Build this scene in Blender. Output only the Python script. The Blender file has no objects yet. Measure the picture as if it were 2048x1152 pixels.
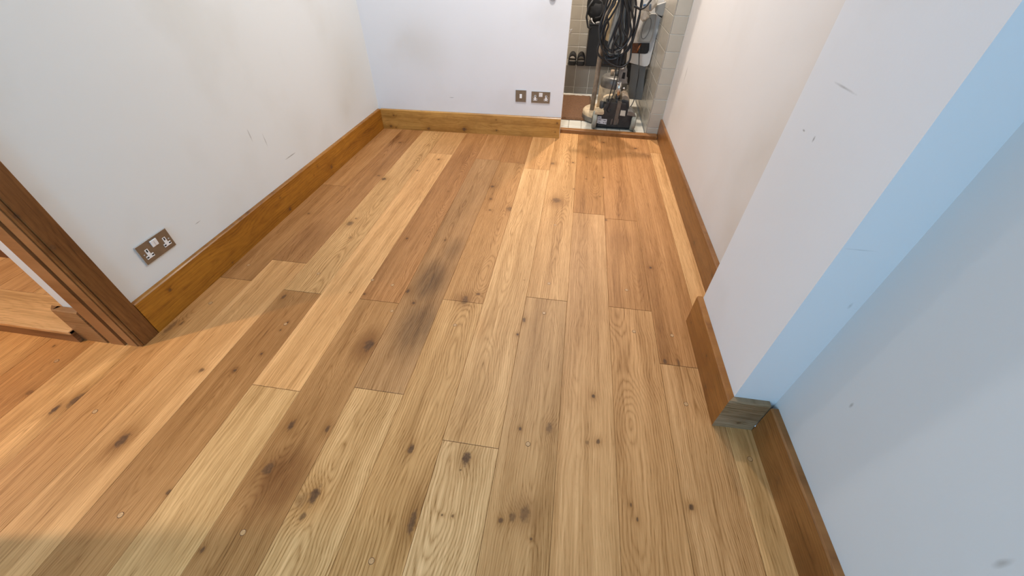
import bpy, bmesh, math, random
from mathutils import Vector, Matrix
random.seed(7)
S = 1.22                       # metres per layout unit (the camera stands one unit above the floor)
C = bpy.context.scene.collection
PI = math.pi
# ------------------------------------------------------------------ camera
FPX = 767.72
camd = bpy.data.cameras.new('camera'); camd.sensor_width = 36; camd.lens = FPX/2048*36; camd.clip_start = 0.02
cam = bpy.data.objects.new('camera', camd); C.objects.link(cam)
RC = Matrix.Rotation(0.142954, 3, 'Z') @ Matrix.Rotation(0.832931, 3, 'X') @ Matrix.Rotation(0.013974, 3, 'Z')
cam.matrix_world = Matrix.Translation((0, 0, S)) @ RC.to_4x4()
bpy.context.scene.camera = cam
# ------------------------------------------------------------------ world, lights, exposure
w = bpy.data.worlds.new('world'); bpy.context.scene.world = w; w.use_nodes = True
w.node_tree.nodes['Background'].inputs[0].default_value = (0.40, 0.66, 1.0, 1)
w.node_tree.nodes['Background'].inputs[1].default_value = 1.0
vs = bpy.context.scene.view_settings
vs.view_transform = 'Standard'; vs.look = 'None'; vs.gamma = 1; vs.use_curve_mapping = False; vs.exposure = 0.12

def area(name, loc, target, sx, sy, energy, col):
    l = bpy.data.lights.new(name, 'AREA'); l.shape = 'RECTANGLE'; l.size = sx*S; l.size_y = sy*S
    l.energy = energy; l.color = col
    o = bpy.data.objects.new(name, l); C.objects.link(o)
    o.location = Vector(loc)*S
    o.rotation_euler = (Vector(target)-Vector(loc)).to_track_quat('-Z', 'Y').to_euler()
    return o
def bulb(name, loc, energy, col, r=0.045, spot=None):
    l = bpy.data.lights.new(name, 'SPOT' if spot else 'AREA'); l.energy = energy; l.color = col
    if spot: l.shadow_soft_size = r
    else: l.shape = 'DISK'; l.size = 2*r
    if spot: l.spot_size = spot; l.spot_blend = 0.6
    o = bpy.data.objects.new(name, l); C.objects.link(o); o.location = Vector(loc)*S
    return o
ZC = 1.98                      # ceiling height (units)
ROOM_LAMP = (-0.13, 2.08, ZC-0.03)
FILL_LAMP = (-0.72, 1.75, ZC-0.03)  # added fill lamp, brightens the lower left and back walls
LOBBY_LAMP = (0.20, 3.42, ZC-0.03)
HALL_LAMP = (-2.45, -0.17, ZC-0.03)
area('daylight_window', (-0.72, -1.72, 1.25), (-0.72, 2.0, 1.25), 1.0, 1.1, 56, (0.33, 0.66, 1.0))
area('daylight_hall', (-3.32, 0.25, 1.45), (0, 0.2, 0.9), 0.9, 0.7, 14, (0.62, 0.82, 1.0))
bulb('lamp_room', ROOM_LAMP, 23.5, (1.0, 0.99, 1.0))
bulb('fill_lamp_room', FILL_LAMP, 7, (1.0, 0.97, 0.96))  # added fill, no second lamp known in this room
bulb('lamp_lobby', LOBBY_LAMP, 44, (1.0, 0.90, 0.80))
bulb('lamp_hall', HALL_LAMP, 165, (1.0, 0.74, 0.50), spot=1.85)

# ------------------------------------------------------------------ helpers
def px(x, y, Y):               # point on the plane y = Y seen at pixel x, y of the 2048x1152 frame
    d = RC @ Vector(((x-1024)/FPX, (576-y)/FPX, -1)); t = Y/d.y
    return Vector((d.x*t, Y, 1+d.z*t))
def fl(x, y, z=0.0):           # point on the level z
    d = RC @ Vector(((x-1024)/FPX, (576-y)/FPX, -1)); t = (z-1)/d.z
    return Vector((d.x*t, d.y*t, z))

class MB:
    def __init__(s): s.bm = bmesh.new()
    def face(s, vs_):
        try: return s.bm.faces.new([s.bm.verts.new(Vector(v)) for v in vs_])
        except ValueError: pass
    def hull8(s, v, bev=0):
        vv = [s.bm.verts.new(Vector(p)) for p in v]
        fs = [s.bm.faces.new([vv[i] for i in f]) for f in ((3,2,1,0),(4,5,6,7),(0,1,5,4),(1,2,6,5),(2,3,7,6),(3,0,4,7))]
        if bev:
            es = set(e for f in fs for e in f.edges)
            bmesh.ops.bevel(s.bm, geom=list(es), offset=bev, segments=2, affect='EDGES', profile=0.5)
        return s
    def box(s, a, b, bev=0):
        (x0,y0,z0),(x1,y1,z1) = a, b
        x0,x1 = sorted((x0,x1)); y0,y1 = sorted((y0,y1)); z0,z1 = sorted((z0,z1))
        return s.hull8([(x0,y0,z0),(x1,y0,z0),(x1,y1,z0),(x0,y1,z0),(x0,y0,z1),(x1,y0,z1),(x1,y1,z1),(x0,y1,z1)], bev)
    def prism(s, poly, z0, z1, bev=0):
        return s.extrude([Vector((p[0],p[1],z0)) for p in poly], Vector((0,0,z1-z0)), bev)
    def extrude(s, pts, vec, bev=0):
        n = len(pts); vec = Vector(vec)
        a = [s.bm.verts.new(Vector(p)) for p in pts]; b = [s.bm.verts.new(Vector(p)+vec) for p in pts]
        fs = [s.bm.faces.new(a[::-1]), s.bm.faces.new(b)]
        for i in range(n): fs.append(s.bm.faces.new((a[i], a[(i+1)%n], b[(i+1)%n], b[i])))
        if bev:
            bmesh.ops.bevel(s.bm, geom=list(set(e for f in fs for e in f.edges)), offset=bev, segments=2, affect='EDGES', profile=0.5)
        return s
    def tube(s, pts, r, n=8, cap=True, radii=None):
        pts = [Vector(p) for p in pts]; rings = []
        t = (pts[1]-pts[0]).normalized(); up = Vector((0,0,1)) if abs(t.z) < .9 else Vector((1,0,0))
        nrm = t.cross(up).normalized()
        for i, p in enumerate(pts):
            t = (pts[min(i+1,len(pts)-1)]-pts[max(i-1,0)]).normalized()
            nrm = (nrm - t*nrm.dot(t)).normalized(); bn = t.cross(nrm)
            rr = radii[i] if radii else r
            rings.append([s.bm.verts.new(p+(nrm*math.cos(2*PI*k/n)+bn*math.sin(2*PI*k/n))*rr) for k in range(n)])
        for a, b in zip(rings, rings[1:]):
            for k in range(n):
                f = s.bm.faces.new((a[k], a[(k+1)%n], b[(k+1)%n], b[k])); f.smooth = True
        if cap: s.bm.faces.new(rings[0][::-1]); s.bm.faces.new(rings[-1])
        return s
    def lathe(s, c, prof, axis=(0,0,1), n=32):
        c = Vector(c); q = Vector((0,0,1)).rotation_difference(Vector(axis)); rings = []
        for r, h in prof:
            rings.append([s.bm.verts.new(c+q@Vector((r*math.cos(2*PI*k/n), r*math.sin(2*PI*k/n), h))) for k in range(n)])
        for a, b in zip(rings, rings[1:]):
            for k in range(n):
                f = s.bm.faces.new((a[k], a[(k+1)%n], b[(k+1)%n], b[k])); f.smooth = True
        if prof[0][0] > 1e-5: s.bm.faces.new(rings[0][::-1])
        if prof[-1][0] > 1e-5: s.bm.faces.new(rings[-1])
        return s
    def build(s, name, m, parent=None, origin=None, wn=False):
        if origin is None: origin = Vector(parent['o']) if parent is not None and 'o' in parent else Vector((0,0,0))
        origin = Vector(origin)
        bmesh.ops.recalc_face_normals(s.bm, faces=s.bm.faces[:])
        for v in s.bm.verts: v.co = (v.co-origin)*S
        me = bpy.data.meshes.new(name); s.bm.to_mesh(me); s.bm.free()
        if m: me.materials.append(m)
        o = bpy.data.objects.new(name, me); C.objects.link(o)
        if parent is not None:
            o.parent = parent; o.location = (origin-Vector(parent['o']))*S
        else: o.location = origin*S
        o['o'] = tuple(origin)
        return o
def empty(name, loc, label=None, cat=None, group=None):
    o = bpy.data.objects.new(name, None); C.objects.link(o); o.location = Vector(loc)*S; o['o'] = tuple(loc)
    o.empty_display_size = .05
    if label: tag(o, label, cat, group)
    return o
def tag(o, label, cat, group=None):
    o['label'] = label; o['category'] = cat
    if group: o['group'] = group
    return o
def struct(o, label=None, cat=None):
    o['kind'] = 'structure'
    if label: o['label'] = label
    if cat: o['category'] = cat
    return o
def smooth(o):
    for p in o.data.polygons: p.use_smooth = True
    return o
def sub(o, n=2):
    m = o.modifiers.new('sub', 'SUBSURF'); m.levels = n; m.render_levels = n; smooth(o); return o
def lin(c):
    return tuple((v/255/12.92 if v/255 <= .04045 else ((v/255+.055)/1.055)**2.4) for v in c)+(1,)

# ------------------------------------------------------------------ materials
def nmat(name):
    m = bpy.data.materials.new(name); m.use_nodes = True; return m, m.node_tree.nodes, m.node_tree.links
def plain(name, col, rough=.5, metal=0, noise=0, nscale=20, bump=0, bscale=200, emit=None, alpha=None, trans=0, coat=0):
    m, N, L = nmat(name); b = N['Principled BSDF']
    c = lin(col) if max(col) > 1.001 else tuple(col)+(1,)
    b.inputs['Base Color'].default_value = c; b.inputs['Roughness'].default_value = rough; b.inputs['Metallic'].default_value = metal
    b.inputs['Coat Weight'].default_value = coat
    if trans: b.inputs['Transmission Weight'].default_value = trans
    if noise:
        tc = N.new('ShaderNodeTexCoord'); n = N.new('ShaderNodeTexNoise'); n.inputs['Scale'].default_value = nscale; n.inputs['Detail'].default_value = 5
        L.new(tc.outputs['Object'], n.inputs['Vector'])
        r = N.new('ShaderNodeValToRGB'); r.color_ramp.elements[0].position = .3; r.color_ramp.elements[1].position = .7
        r.color_ramp.elements[0].color = tuple(v*(1-noise) for v in c[:3])+(1,); r.color_ramp.elements[1].color = tuple(min(1, v*(1+noise*.6)) for v in c[:3])+(1,)
        L.new(n.outputs['Fac'], r.inputs['Fac']); L.new(r.outputs['Color'], b.inputs['Base Color'])
    if bump:
        tc = N.new('ShaderNodeTexCoord'); n = N.new('ShaderNodeTexNoise'); n.inputs['Scale'].default_value = bscale
        L.new(tc.outputs['Object'], n.inputs['Vector']); bp = N.new('ShaderNodeBump'); bp.inputs['Strength'].default_value = bump; bp.inputs['Distance'].default_value = .002
        L.new(n.outputs['Fac'], bp.inputs['Height']); L.new(bp.outputs['Normal'], b.inputs['Normal'])
    if emit:
        b.inputs['Emission Color'].default_value = tuple(emit[:3])+(1,); b.inputs['Emission Strength'].default_value = emit[3]
    return m

def mth(N, L, op, a, b=None, c=None, clamp=False):
    n = N.new('ShaderNodeMath'); n.operation = op; n.use_clamp = clamp
    for i, v in enumerate((a, b, c)):
        if v is None: continue
        if isinstance(v, (int, float)): n.inputs[i].default_value = v
        else: L.new(v, n.inputs[i])
    return n.outputs[0]

def grp(name, ins, outs):
    g = bpy.data.node_groups.new(name, 'ShaderNodeTree')
    for n, t, d in ins:
        s = g.interface.new_socket(n, in_out='INPUT', socket_type=t)
        if d is not None: s.default_value = d
    for n, t in outs: g.interface.new_socket(n, in_out='OUTPUT', socket_type=t)
    return g, g.nodes, g.links, g.nodes.new('NodeGroupInput'), g.nodes.new('NodeGroupOutput')
F, V_, CO = 'NodeSocketFloat', 'NodeSocketVector', 'NodeSocketColor'

def knot_group():
    g, N, L, I, O = grp('knot', [('Vec', V_, None), ('Pos', V_, None), ('R', F, .01), ('Amp', F, 1.), ('Dark', F, 0.), ('Warp', F, 0.), ('Halo', F, 0.), ('Long', F, 1.5)],
                        [('Dark', F), ('Warp', F), ('Halo', F)])
    d = N.new('ShaderNodeVectorMath'); d.operation = 'SUBTRACT'; L.new(I.outputs['Vec'], d.inputs[0]); L.new(I.outputs['Pos'], d.inputs[1])
    sp = N.new('ShaderNodeSeparateXYZ'); L.new(d.outputs[0], sp.inputs[0])
    ns = N.new('ShaderNodeTexNoise'); ns.inputs['Scale'].default_value = 70; ns.inputs['Detail'].default_value = 3; L.new(I.outputs['Vec'], ns.inputs['Vector'])
    x = mth(N, L, 'DIVIDE', sp.outputs['X'], I.outputs['R']); y = mth(N, L, 'DIVIDE', mth(N, L, 'DIVIDE', sp.outputs['Y'], I.outputs['R']), I.outputs['Long'])
    d2 = mth(N, L, 'ADD', mth(N, L, 'MULTIPLY', x, x), mth(N, L, 'MULTIPLY', y, y))
    dist = mth(N, L, 'ADD', mth(N, L, 'SQRT', d2), mth(N, L, 'MULTIPLY', mth(N, L, 'SUBTRACT', ns.outputs['Fac'], .5), 1.6))
    mask = mth(N, L, 'MULTIPLY', mth(N, L, 'SUBTRACT', 1.25, dist), 1.6, clamp=True)
    mask = mth(N, L, 'MULTIPLY', mask, I.outputs['Amp'])
    L.new(mth(N, L, 'MAXIMUM', mask, I.outputs['Dark']), O.inputs['Dark'])
    ex = mth(N, L, 'EXPONENT', mth(N, L, 'MULTIPLY', mth(N, L, 'SQRT', d2), -.45))
    L.new(mth(N, L, 'ADD', mth(N, L, 'MULTIPLY', ex, mth(N, L, 'MULTIPLY', I.outputs['R'], 2.2)), I.outputs['Warp']), O.inputs['Warp'])
    h = mth(N, L, 'MULTIPLY', mth(N, L, 'EXPONENT', mth(N, L, 'MULTIPLY', d2, -.16)), I.outputs['Amp'])
    L.new(mth(N, L, 'MAXIMUM', h, I.outputs['Halo']), O.inputs['Halo'])
    return g
KNOT = knot_group()

def oak_group():
    g, N, L, I, O = grp('oak', [('Vec', V_, None), ('Seed', F, 0.), ('Base', CO, None), ('Ring', F, .006), ('Center', F, 0.), ('Fig', F, .5), ('Dark', F, 0.), ('Warp', F, 0.), ('Halo', F, 0.), ('Stain', F, 0.), ('StainCol', CO, None), ('Mottle', F, 0.)],
                        [('Color', CO), ('Height', F)])
    sp = N.new('ShaderNodeSeparateXYZ'); L.new(I.outputs['Vec'], sp.inputs[0]); u, v = sp.outputs['X'], sp.outputs['Y']
    def noise(sx, sy, off, detail=2, rough=.5, dist=0):
        c = N.new('ShaderNodeCombineXYZ')
        L.new(mth(N, L, 'MULTIPLY', u, sx), c.inputs[0]); L.new(mth(N, L, 'MULTIPLY', v, sy), c.inputs[1])
        L.new(mth(N, L, 'ADD', mth(N, L, 'MULTIPLY', I.outputs['Seed'], 7.31), off), c.inputs[2])
        n = N.new('ShaderNodeTexNoise'); n.inputs['Scale'].default_value = 1; n.inputs['Detail'].default_value = detail; n.inputs['Roughness'].default_value = rough; n.inputs['Distortion'].default_value = dist
        L.new(c.outputs[0], n.inputs['Vector']); return n.outputs['Fac']
    cen = lambda n, a: mth(N, L, 'MULTIPLY', mth(N, L, 'SUBTRACT', n, .5), a)
    uu = mth(N, L, 'ADD', mth(N, L, 'SUBTRACT', u, I.outputs['Center']), cen(noise(.4, 2.2, 3.), .12))
    uu = mth(N, L, 'ADD', uu, cen(noise(14, 5, 9., 2), .012))
    d = cen(noise(.3, .95, 17.), .30)
    rr = mth(N, L, 'SQRT', mth(N, L, 'ADD', mth(N, L, 'MULTIPLY', uu, uu), mth(N, L, 'ADD', mth(N, L, 'MULTIPLY', d, d), .0003)))
    rr = mth(N, L, 'ADD', rr, I.outputs['Warp'])
    rr = mth(N, L, 'ADD', rr, cen(noise(75, 7, 31., 3, .7), .0075))
    rr = mth(N, L, 'ADD', rr, cen(noise(9, 4, 37., 2), .012))
    fr = mth(N, L, 'FRACT', mth(N, L, 'DIVIDE', rr, I.outputs['Ring']))
    tri = mth(N, L, 'SUBTRACT', 1, mth(N, L, 'ABSOLUTE', mth(N, L, 'SUBTRACT', mth(N, L, 'MULTIPLY', fr, 2), 1)))   # smooth triangle
    ring = mth(N, L, 'POWER', tri, 2.2)
    ringm = mth(N, L, 'MULTIPLY', ring, mth(N, L, 'MULTIPLY', I.outputs['Fig'], mth(N, L, 'ADD', .25, noise(6, 1.5, 41., 2))))
    por = noise(300, 9, 51., 3, .7)
    por = mth(N, L, 'MULTIPLY', mth(N, L, 'SUBTRACT', por, .52), 3.2, clamp=True)
    por = mth(N, L, 'MULTIPLY', por, mth(N, L, 'ADD', .3, mth(N, L, 'MULTIPLY', ring, .9)))
    fine = noise(170, 2.6, 71., 4, .7)
    wide = noise(17, .9, 91., 3, .55, .3)
    blot = noise(3, 1.3, 111., 2)
    # brightness
    br = mth(N, L, 'ADD', 1.04, cen(fine, 1.05))
    br = mth(N, L, 'ADD', br, cen(wide, 1.05)); br = mth(N, L, 'ADD', br, cen(blot, .42)); br = mth(N, L, 'ADD', br, cen(noise(70, 5.5, 171., 4, .75, 1.2), .60))
    br = mth(N, L, 'SUBTRACT', br, mth(N, L, 'MULTIPLY', ringm, .42))
    br = mth(N, L, 'SUBTRACT', br, mth(N, L, 'MULTIPLY', por, .62))
    br = mth(N, L, 'MULTIPLY', br, mth(N, L, 'SUBTRACT', 1, mth(N, L, 'MULTIPLY', I.outputs['Halo'], .38)))
    br = mth(N, L, 'MAXIMUM', br, .12)
    # darker means redder: multiply channels with different powers
    cb = N.new('ShaderNodeCombineColor')
    L.new(mth(N, L, 'POWER', br, .85), cb.inputs[0]); L.new(mth(N, L, 'POWER', br, 1.05), cb.inputs[1]); L.new(mth(N, L, 'POWER', br, 1.4), cb.inputs[2])
    def mix(t, fac, a, b):
        m = N.new('ShaderNodeMix'); m.data_type = 'RGBA'; m.blend_type = t
        if isinstance(fac, (int, float)): m.inputs[0].default_value = fac
        else: L.new(fac, m.inputs[0])
        for s, q in ((m.inputs[6], a), (m.inputs[7], b)):
            if isinstance(q, tuple): s.default_value = q
            else: L.new(q, s)
        return m.outputs[2]
    c = mix('MULTIPLY', 1., I.outputs['Base'], cb.outputs[0])
    stn = mth(N, L, 'MULTIPLY', I.outputs['Stain'], mth(N, L, 'ADD', -.35, mth(N, L, 'ADD', mth(N, L, 'MULTIPLY', fine, 1.), mth(N, L, 'MULTIPLY', noise(45, 6, 151., 4, .7), 1.3))), clamp=True)
    c = mix('MULTIPLY', stn, c, I.outputs['StainCol'])
    mot = mth(N, L, 'MULTIPLY', mth(N, L, 'MULTIPLY', mth(N, L, 'SUBTRACT', noise(26, 12, 201., 5, .7, .5), .42), 2.2, clamp=True), I.outputs['Mottle'])
    c = mix('MULTIPLY', mot, c, (.55, .46, .36, 1))
    kn = noise(130, 90, 131., 2)
    kc = mix('MIX', kn, (.012, .006, .004, 1), (.19, .09, .04, 1))
    c = mix('MIX', mth(N, L, 'MULTIPLY', I.outputs['Dark'], .95), c, kc)
    L.new(c, O.inputs['Color'])
    h = mth(N, L, 'SUBTRACT', 0, mth(N, L, 'ADD', mth(N, L, 'MULTIPLY', por, 1.), mth(N, L, 'MULTIPLY', ring, .3)))
    L.new(h, O.inputs['Height'])
    return g
OAK = oak_group()

def oak(name, col, seed, ring=.008, center=0., fig=.6, knots=(), stains=(), axis='Y', rough=.42, gain=(1,1,1), spec=.4, bump=.25, coat=0., staincol=(.35, .33, .32, 1)):
    """col = albedo as sRGB 0..255; knots = [(u, v, radius, amp)] metres in the board's own coordinates; stains = [(u, v, ru, rv, amp)]"""
    m, N, L = nmat(name); b = N['Principled BSDF']
    tc = N.new('ShaderNodeTexCoord'); vec = tc.outputs['Object']
    sp = N.new('ShaderNodeSeparateXYZ'); L.new(vec, sp.inputs[0]); cb = N.new('ShaderNodeCombineXYZ')
    a = {'Y': ('X', 'Y', 'Z'), 'X': ('Y', 'X', 'Z'), 'YZ': ('Z', 'Y', 'X'), 'XZ': ('Z', 'X', 'Y'), 'Z': ('Y', 'Z', 'X')}[axis]
    L.new(sp.outputs[a[0]], cb.inputs[0]); L.new(sp.outputs[a[1]], cb.inputs[1]); vec = cb.outputs[0]
    g = N.new('ShaderNodeGroup'); g.node_tree = OAK
    L.new(vec, g.inputs['Vec']); g.inputs['Seed'].default_value = seed
    c = lin(col); g.inputs['Base'].default_value = (c[0]*gain[0], c[1]*gain[1], c[2]*gain[2], 1)
    b.inputs['Specular IOR Level'].default_value = spec
    g.inputs['Ring'].default_value = ring; g.inputs['Center'].default_value = center; g.inputs['Fig'].default_value = fig
    g.inputs['StainCol'].default_value = staincol; g.inputs['Mottle'].default_value = .65 if name.startswith(('skirting', 'frame')) else .12
    prev = None
    for k in knots:
        q = N.new('ShaderNodeGroup'); q.node_tree = KNOT; L.new(vec, q.inputs['Vec']); q.inputs['Pos'].default_value = (k[0], k[1], 0)
        q.inputs['R'].default_value = k[2]; q.inputs['Amp'].default_value = k[3]; q.inputs['Long'].default_value = k[4] if len(k) > 4 else 1.5
        if prev:
            for s in ('Dark', 'Warp', 'Halo'): L.new(prev.outputs[s], q.inputs[s])
        prev = q
    if prev:
        for s in ('Dark', 'Warp', 'Halo'): L.new(prev.outputs[s], g.inputs[s])
    sprev = None
    for (su, sv, ru, rv, am) in stains:
        mp = N.new('ShaderNodeMapping'); mp.vector_type = 'POINT'; L.new(vec, mp.inputs[0])
        mp.inputs['Location'].default_value = (-su/ru, -sv/rv, 0); mp.inputs['Scale'].default_value = (1/ru, 1/rv, 0)
        ln = N.new('ShaderNodeVectorMath'); ln.operation = 'LENGTH'; L.new(mp.outputs[0], ln.inputs[0])
        o = mth(N, L, 'MULTIPLY', mth(N, L, 'EXPONENT', mth(N, L, 'MULTIPLY', mth(N, L, 'POWER', ln.outputs['Value'], 3), -1)), am)
        sprev = o if sprev is None else mth(N, L, 'MAXIMUM', o, sprev)
    if sprev is not None: L.new(sprev, g.inputs['Stain'])
    L.new(g.outputs['Color'], b.inputs['Base Color'])
    b.inputs['Roughness'].default_value = rough; b.inputs['Coat Weight'].default_value = coat; b.inputs['Coat Roughness'].default_value = .2
    bp = N.new('ShaderNodeBump'); bp.inputs['Strength'].default_value = bump; bp.inputs['Distance'].default_value = .0006
    L.new(g.outputs['Height'], bp.inputs['Height']); L.new(bp.outputs['Normal'], b.inputs['Normal'])
    return m

def plaster(name, col, dirt=(), scuffs=()):
    """white wall paint; dirt = [(x, y, z, radius, amp)] grubby yellowish patches, scuffs = thin short grey marks, world units"""
    m, N, L = nmat(name); b = N['Principled BSDF']; b.inputs['Roughness'].default_value = .75
    tc = N.new('ShaderNodeTexCoord')
    n = N.new('ShaderNodeTexNoise'); n.inputs['Scale'].default_value = 2.2; n.inputs['Detail'].default_value = 4; L.new(tc.outputs['Object'], n.inputs['Vector'])
    f = mth(N, L, 'MULTIPLY', mth(N, L, 'SUBTRACT', n.outputs['Fac'], .52), .9, clamp=True)
    for (x, y, z, r, a) in dirt:
        d = N.new('ShaderNodeVectorMath'); d.operation = 'DISTANCE'; L.new(tc.outputs['Object'], d.inputs[0]); d.inputs[1].default_value = (x*S, y*S, z*S)
        q = mth(N, L, 'EXPONENT', mth(N, L, 'MULTIPLY', mth(N, L, 'POWER', mth(N, L, 'DIVIDE', d.outputs['Value'], r*S), 2), -1))
        f = mth(N, L, 'ADD', f, mth(N, L, 'MULTIPLY', mth(N, L, 'MULTIPLY', q, mth(N, L, 'ADD', .3, n.outputs['Fac'])), a*.5), clamp=True)
    mx = N.new('ShaderNodeMix'); mx.data_type = 'RGBA'; c = lin(col)
    mx.inputs[6].default_value = c; mx.inputs[7].default_value = (c[0]*.72, c[1]*.66, c[2]*.55, 1); L.new(f, mx.inputs[0])
    out = mx.outputs[2]
    for (x, y, z, dx, dy, dz, amp) in scuffs:
        mp = N.new('ShaderNodeMapping'); L.new(tc.outputs['Object'], mp.inputs[0])
        mp.inputs['Location'].default_value = (-x/dx, -y/dy, -z/dz); mp.inputs['Scale'].default_value = (1/(dx*S), 1/(dy*S), 1/(dz*S))
        n3 = N.new('ShaderNodeTexNoise'); n3.inputs['Scale'].default_value = 26; L.new(tc.outputs['Object'], n3.inputs['Vector'])
        ln = N.new('ShaderNodeVectorMath'); ln.operation = 'LENGTH'; L.new(mp.outputs[0], ln.inputs[0])
        q = mth(N, L, 'MULTIPLY', mth(N, L, 'SUBTRACT', mth(N, L, 'ADD', .5, n3.outputs['Fac']), ln.outputs['Value']), amp, clamp=True)
        m2 = N.new('ShaderNodeMix'); m2.data_type = 'RGBA'; L.new(q, m2.inputs[0]); L.new(out, m2.inputs[6]); m2.inputs[7].default_value = (c[0]*.45, c[1]*.43, c[2]*.4, 1); out = m2.outputs[2]
    L.new(out, b.inputs['Base Color'])
    n2 = N.new('ShaderNodeTexNoise'); n2.inputs['Scale'].default_value = 90; n2.inputs['Detail'].default_value = 3; L.new(tc.outputs['Object'], n2.inputs['Vector'])
    n4 = N.new('ShaderNodeTexNoise'); n4.inputs['Scale'].default_value = 6; L.new(tc.outputs['Object'], n4.inputs['Vector'])
    bp = N.new('ShaderNodeBump'); bp.inputs['Strength'].default_value = .25; bp.inputs['Distance'].default_value = .002
    L.new(mth(N, L, 'ADD', mth(N, L, 'MULTIPLY', n2.outputs['Fac'], .3), mth(N, L, 'MULTIPLY', n4.outputs['Fac'], 2.5)), bp.inputs['Height']); L.new(bp.outputs['Normal'], b.inputs['Normal'])
    return m

# ------------------------------------------------------------------ layout numbers
XL, XLF = -1.320, -1.303        # left wall face, its skirting face
XR, XRF = 0.600, 0.582          # right wall and skirting
XB, XBF = 0.499, 0.481          # pier face and its skirting
YB0, YB1 = 0.634, 1.012         # pier from / to
YD0, YD1 = 0.030, 0.606         # doorway in the left wall
YT = 2.735                      # threshold front
YJ = 2.78                       # tiled jamb
XJ = 0.515                      # lobby right wall
YE = 3.80                       # lobby end wall
YK = -1.62                      # wall behind the camera
ZF = 0.015                      # lobby floor level
ZH = 1.66                       # door head
def yback(x): return 2.618 + (x-XL)/(1.249)*0.036

M_wl = plaster('paint_left', (226, 227, 224), dirt=[(XL,2.35,.42,.22,.8),(XL,2.2,.25,.10,.5),(XL,1.75,.30,.10,.35),(XL,1.5,.7,.25,.2),(XL,.69,.5,.02,.3)],
               scuffs=[(XL,1.62,.215,.03,.05,.003,1.2),(XL,1.02,.215,.03,.016,.002,1.2),(XL,1.43,.38,.03,.004,.03,1.),(XL,1.50,.33,.03,.003,.03,.9)])
M_wb = plaster('paint_back', (228, 226, 226), dirt=[(-.93,2.65,.50,.13,.75),(-1.05,2.65,.52,.1,.4),(-.6,2.65,.5,.1,.2)], scuffs=[(-.80,2.64,.22,.02,.03,.0015,1.4)])
M_wr = plaster('paint_right', (216, 211, 206), dirt=[(XR,2.0,.3,.25,.5),(XR,2.4,.3,.15,.5),(XR,1.3,.5,.12,.6),(XR,1.25,.25,.08,.5)], scuffs=[(XR,2.5,.45,.02,.01,.06,.7)])
M_pier = plaster('paint_pier', (223, 221, 221), dirt=[(XB,.9,.6,.2,.25)], scuffs=[(XB,.87,.80,.02,.045,.003,.8),(XB,.93,.70,.02,.008,.003,1.3),(XB,.88,.70,.02,.004,.008,1.3),(.53,YB0,.60,.030,.02,.0016,.45),(.585,YB0,.47,.004,.02,.010,.5)])
M_wo = plaster('paint_plain', (225, 225, 223))
M_wrec = plaster('paint_recess', (212, 212, 211), scuffs=[(XR,.22,.42,.03,.006,.02,.8),(XR,.50,.33,.03,.004,.01,.9)])
M_ceil = plaster('paint_ceiling', (232, 232, 230))

# ------------------------------------------------------------------ structure: walls, ceiling
def wall(name, m, boxes=(), prisms=()):
    b = MB()
    for q in boxes: b.box(*q)
    for p, z0, z1 in prisms: b.prism(p, z0, z1)
    return struct(b.build(name, m))
wall('wall_left', M_wl, [((-1.50,YD1+.018,0),(XL,2.66,ZC)), ((-1.50,YK,0),(XL,YD0-.012,ZC)), ((-1.50,YD0-.012,ZH+.012),(XL,YD1+.018,ZC))])
wall('wall_back', M_wb, prisms=[([(XL,yback(XL)),(-.071,yback(-.071)),(-.071,YT+.02),(XL,YT+.02)],0,ZC)])
wall('wall_right', M_wr, [((XR,YB1-.02,0),(XR+.12,YJ,ZC))])
wall('wall_pier', M_pier, [((XB,YB0,0),(XR+.12,YB1,ZC))])
wall('wall_recess', M_wrec, [((XR+.004,YK,0),(XR+.12,YB0,ZC))])
# rear wall with the window that lets the daylight in
wx0, wx1, wz0, wz1 = -1.24, -.20, .70, 1.80
wall('wall_rear', M_wo, [((-1.5,YK-.1,0),(wx0,YK,ZC)), ((wx1,YK-.1,0),(XR+.12,YK,ZC)), ((wx0,YK-.1,0),(wx1,YK,wz0)), ((wx0,YK-.1,wz1),(wx1,YK,ZC))])
wframe = plain('window_paint', (225,225,225), .35)
b = MB()
for a, c in (((wx0,YK-.08,wz0),(wx0+.04,YK-.03,wz1)), ((wx1-.04,YK-.08,wz0),(wx1,YK-.03,wz1)), ((wx0,YK-.08,wz0),(wx1,YK-.03,wz0+.04)), ((wx0,YK-.08,wz1-.04),(wx1,YK-.03,wz1)), (((wx0+wx1)/2-.02,YK-.08,wz0),((wx0+wx1)/2+.02,YK-.03,wz1))): b.box(a, c)
struct(b.build('window_1', wframe))
wall('ceiling', M_ceil, [((-3.3,YK-.1,ZC),(XR+.12,YE+.1,ZC+.08))])
# side room seen through the doorway
wall('wall_hall', M_wo, [((-3.3,YK,0),(-3.2,-.15,ZC)), ((-3.3,.65,0),(-3.2,2.2,ZC)), ((-3.3,-.15,0),(-3.2,.65,1.15)), ((-3.3,-.15,1.75),(-3.2,.65,ZC)), ((-3.3,YK-.1,0),(-1.5,YK,ZC)), ((-3.2,2.1,0),(-1.5,2.2,ZC))])
b = MB()
for a, c in (((-3.28,-.15,1.15),(-3.23,-.11,1.75)), ((-3.28,.61,1.15),(-3.23,.65,1.75)), ((-3.28,-.11,1.15),(-3.23,.61,1.19)), ((-3.28,-.11,1.71),(-3.23,.61,1.75)), ((-3.28,.235,1.19),(-3.23,.265,1.71))): b.box(a, c)
struct(b.build('window_2', wframe))
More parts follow.
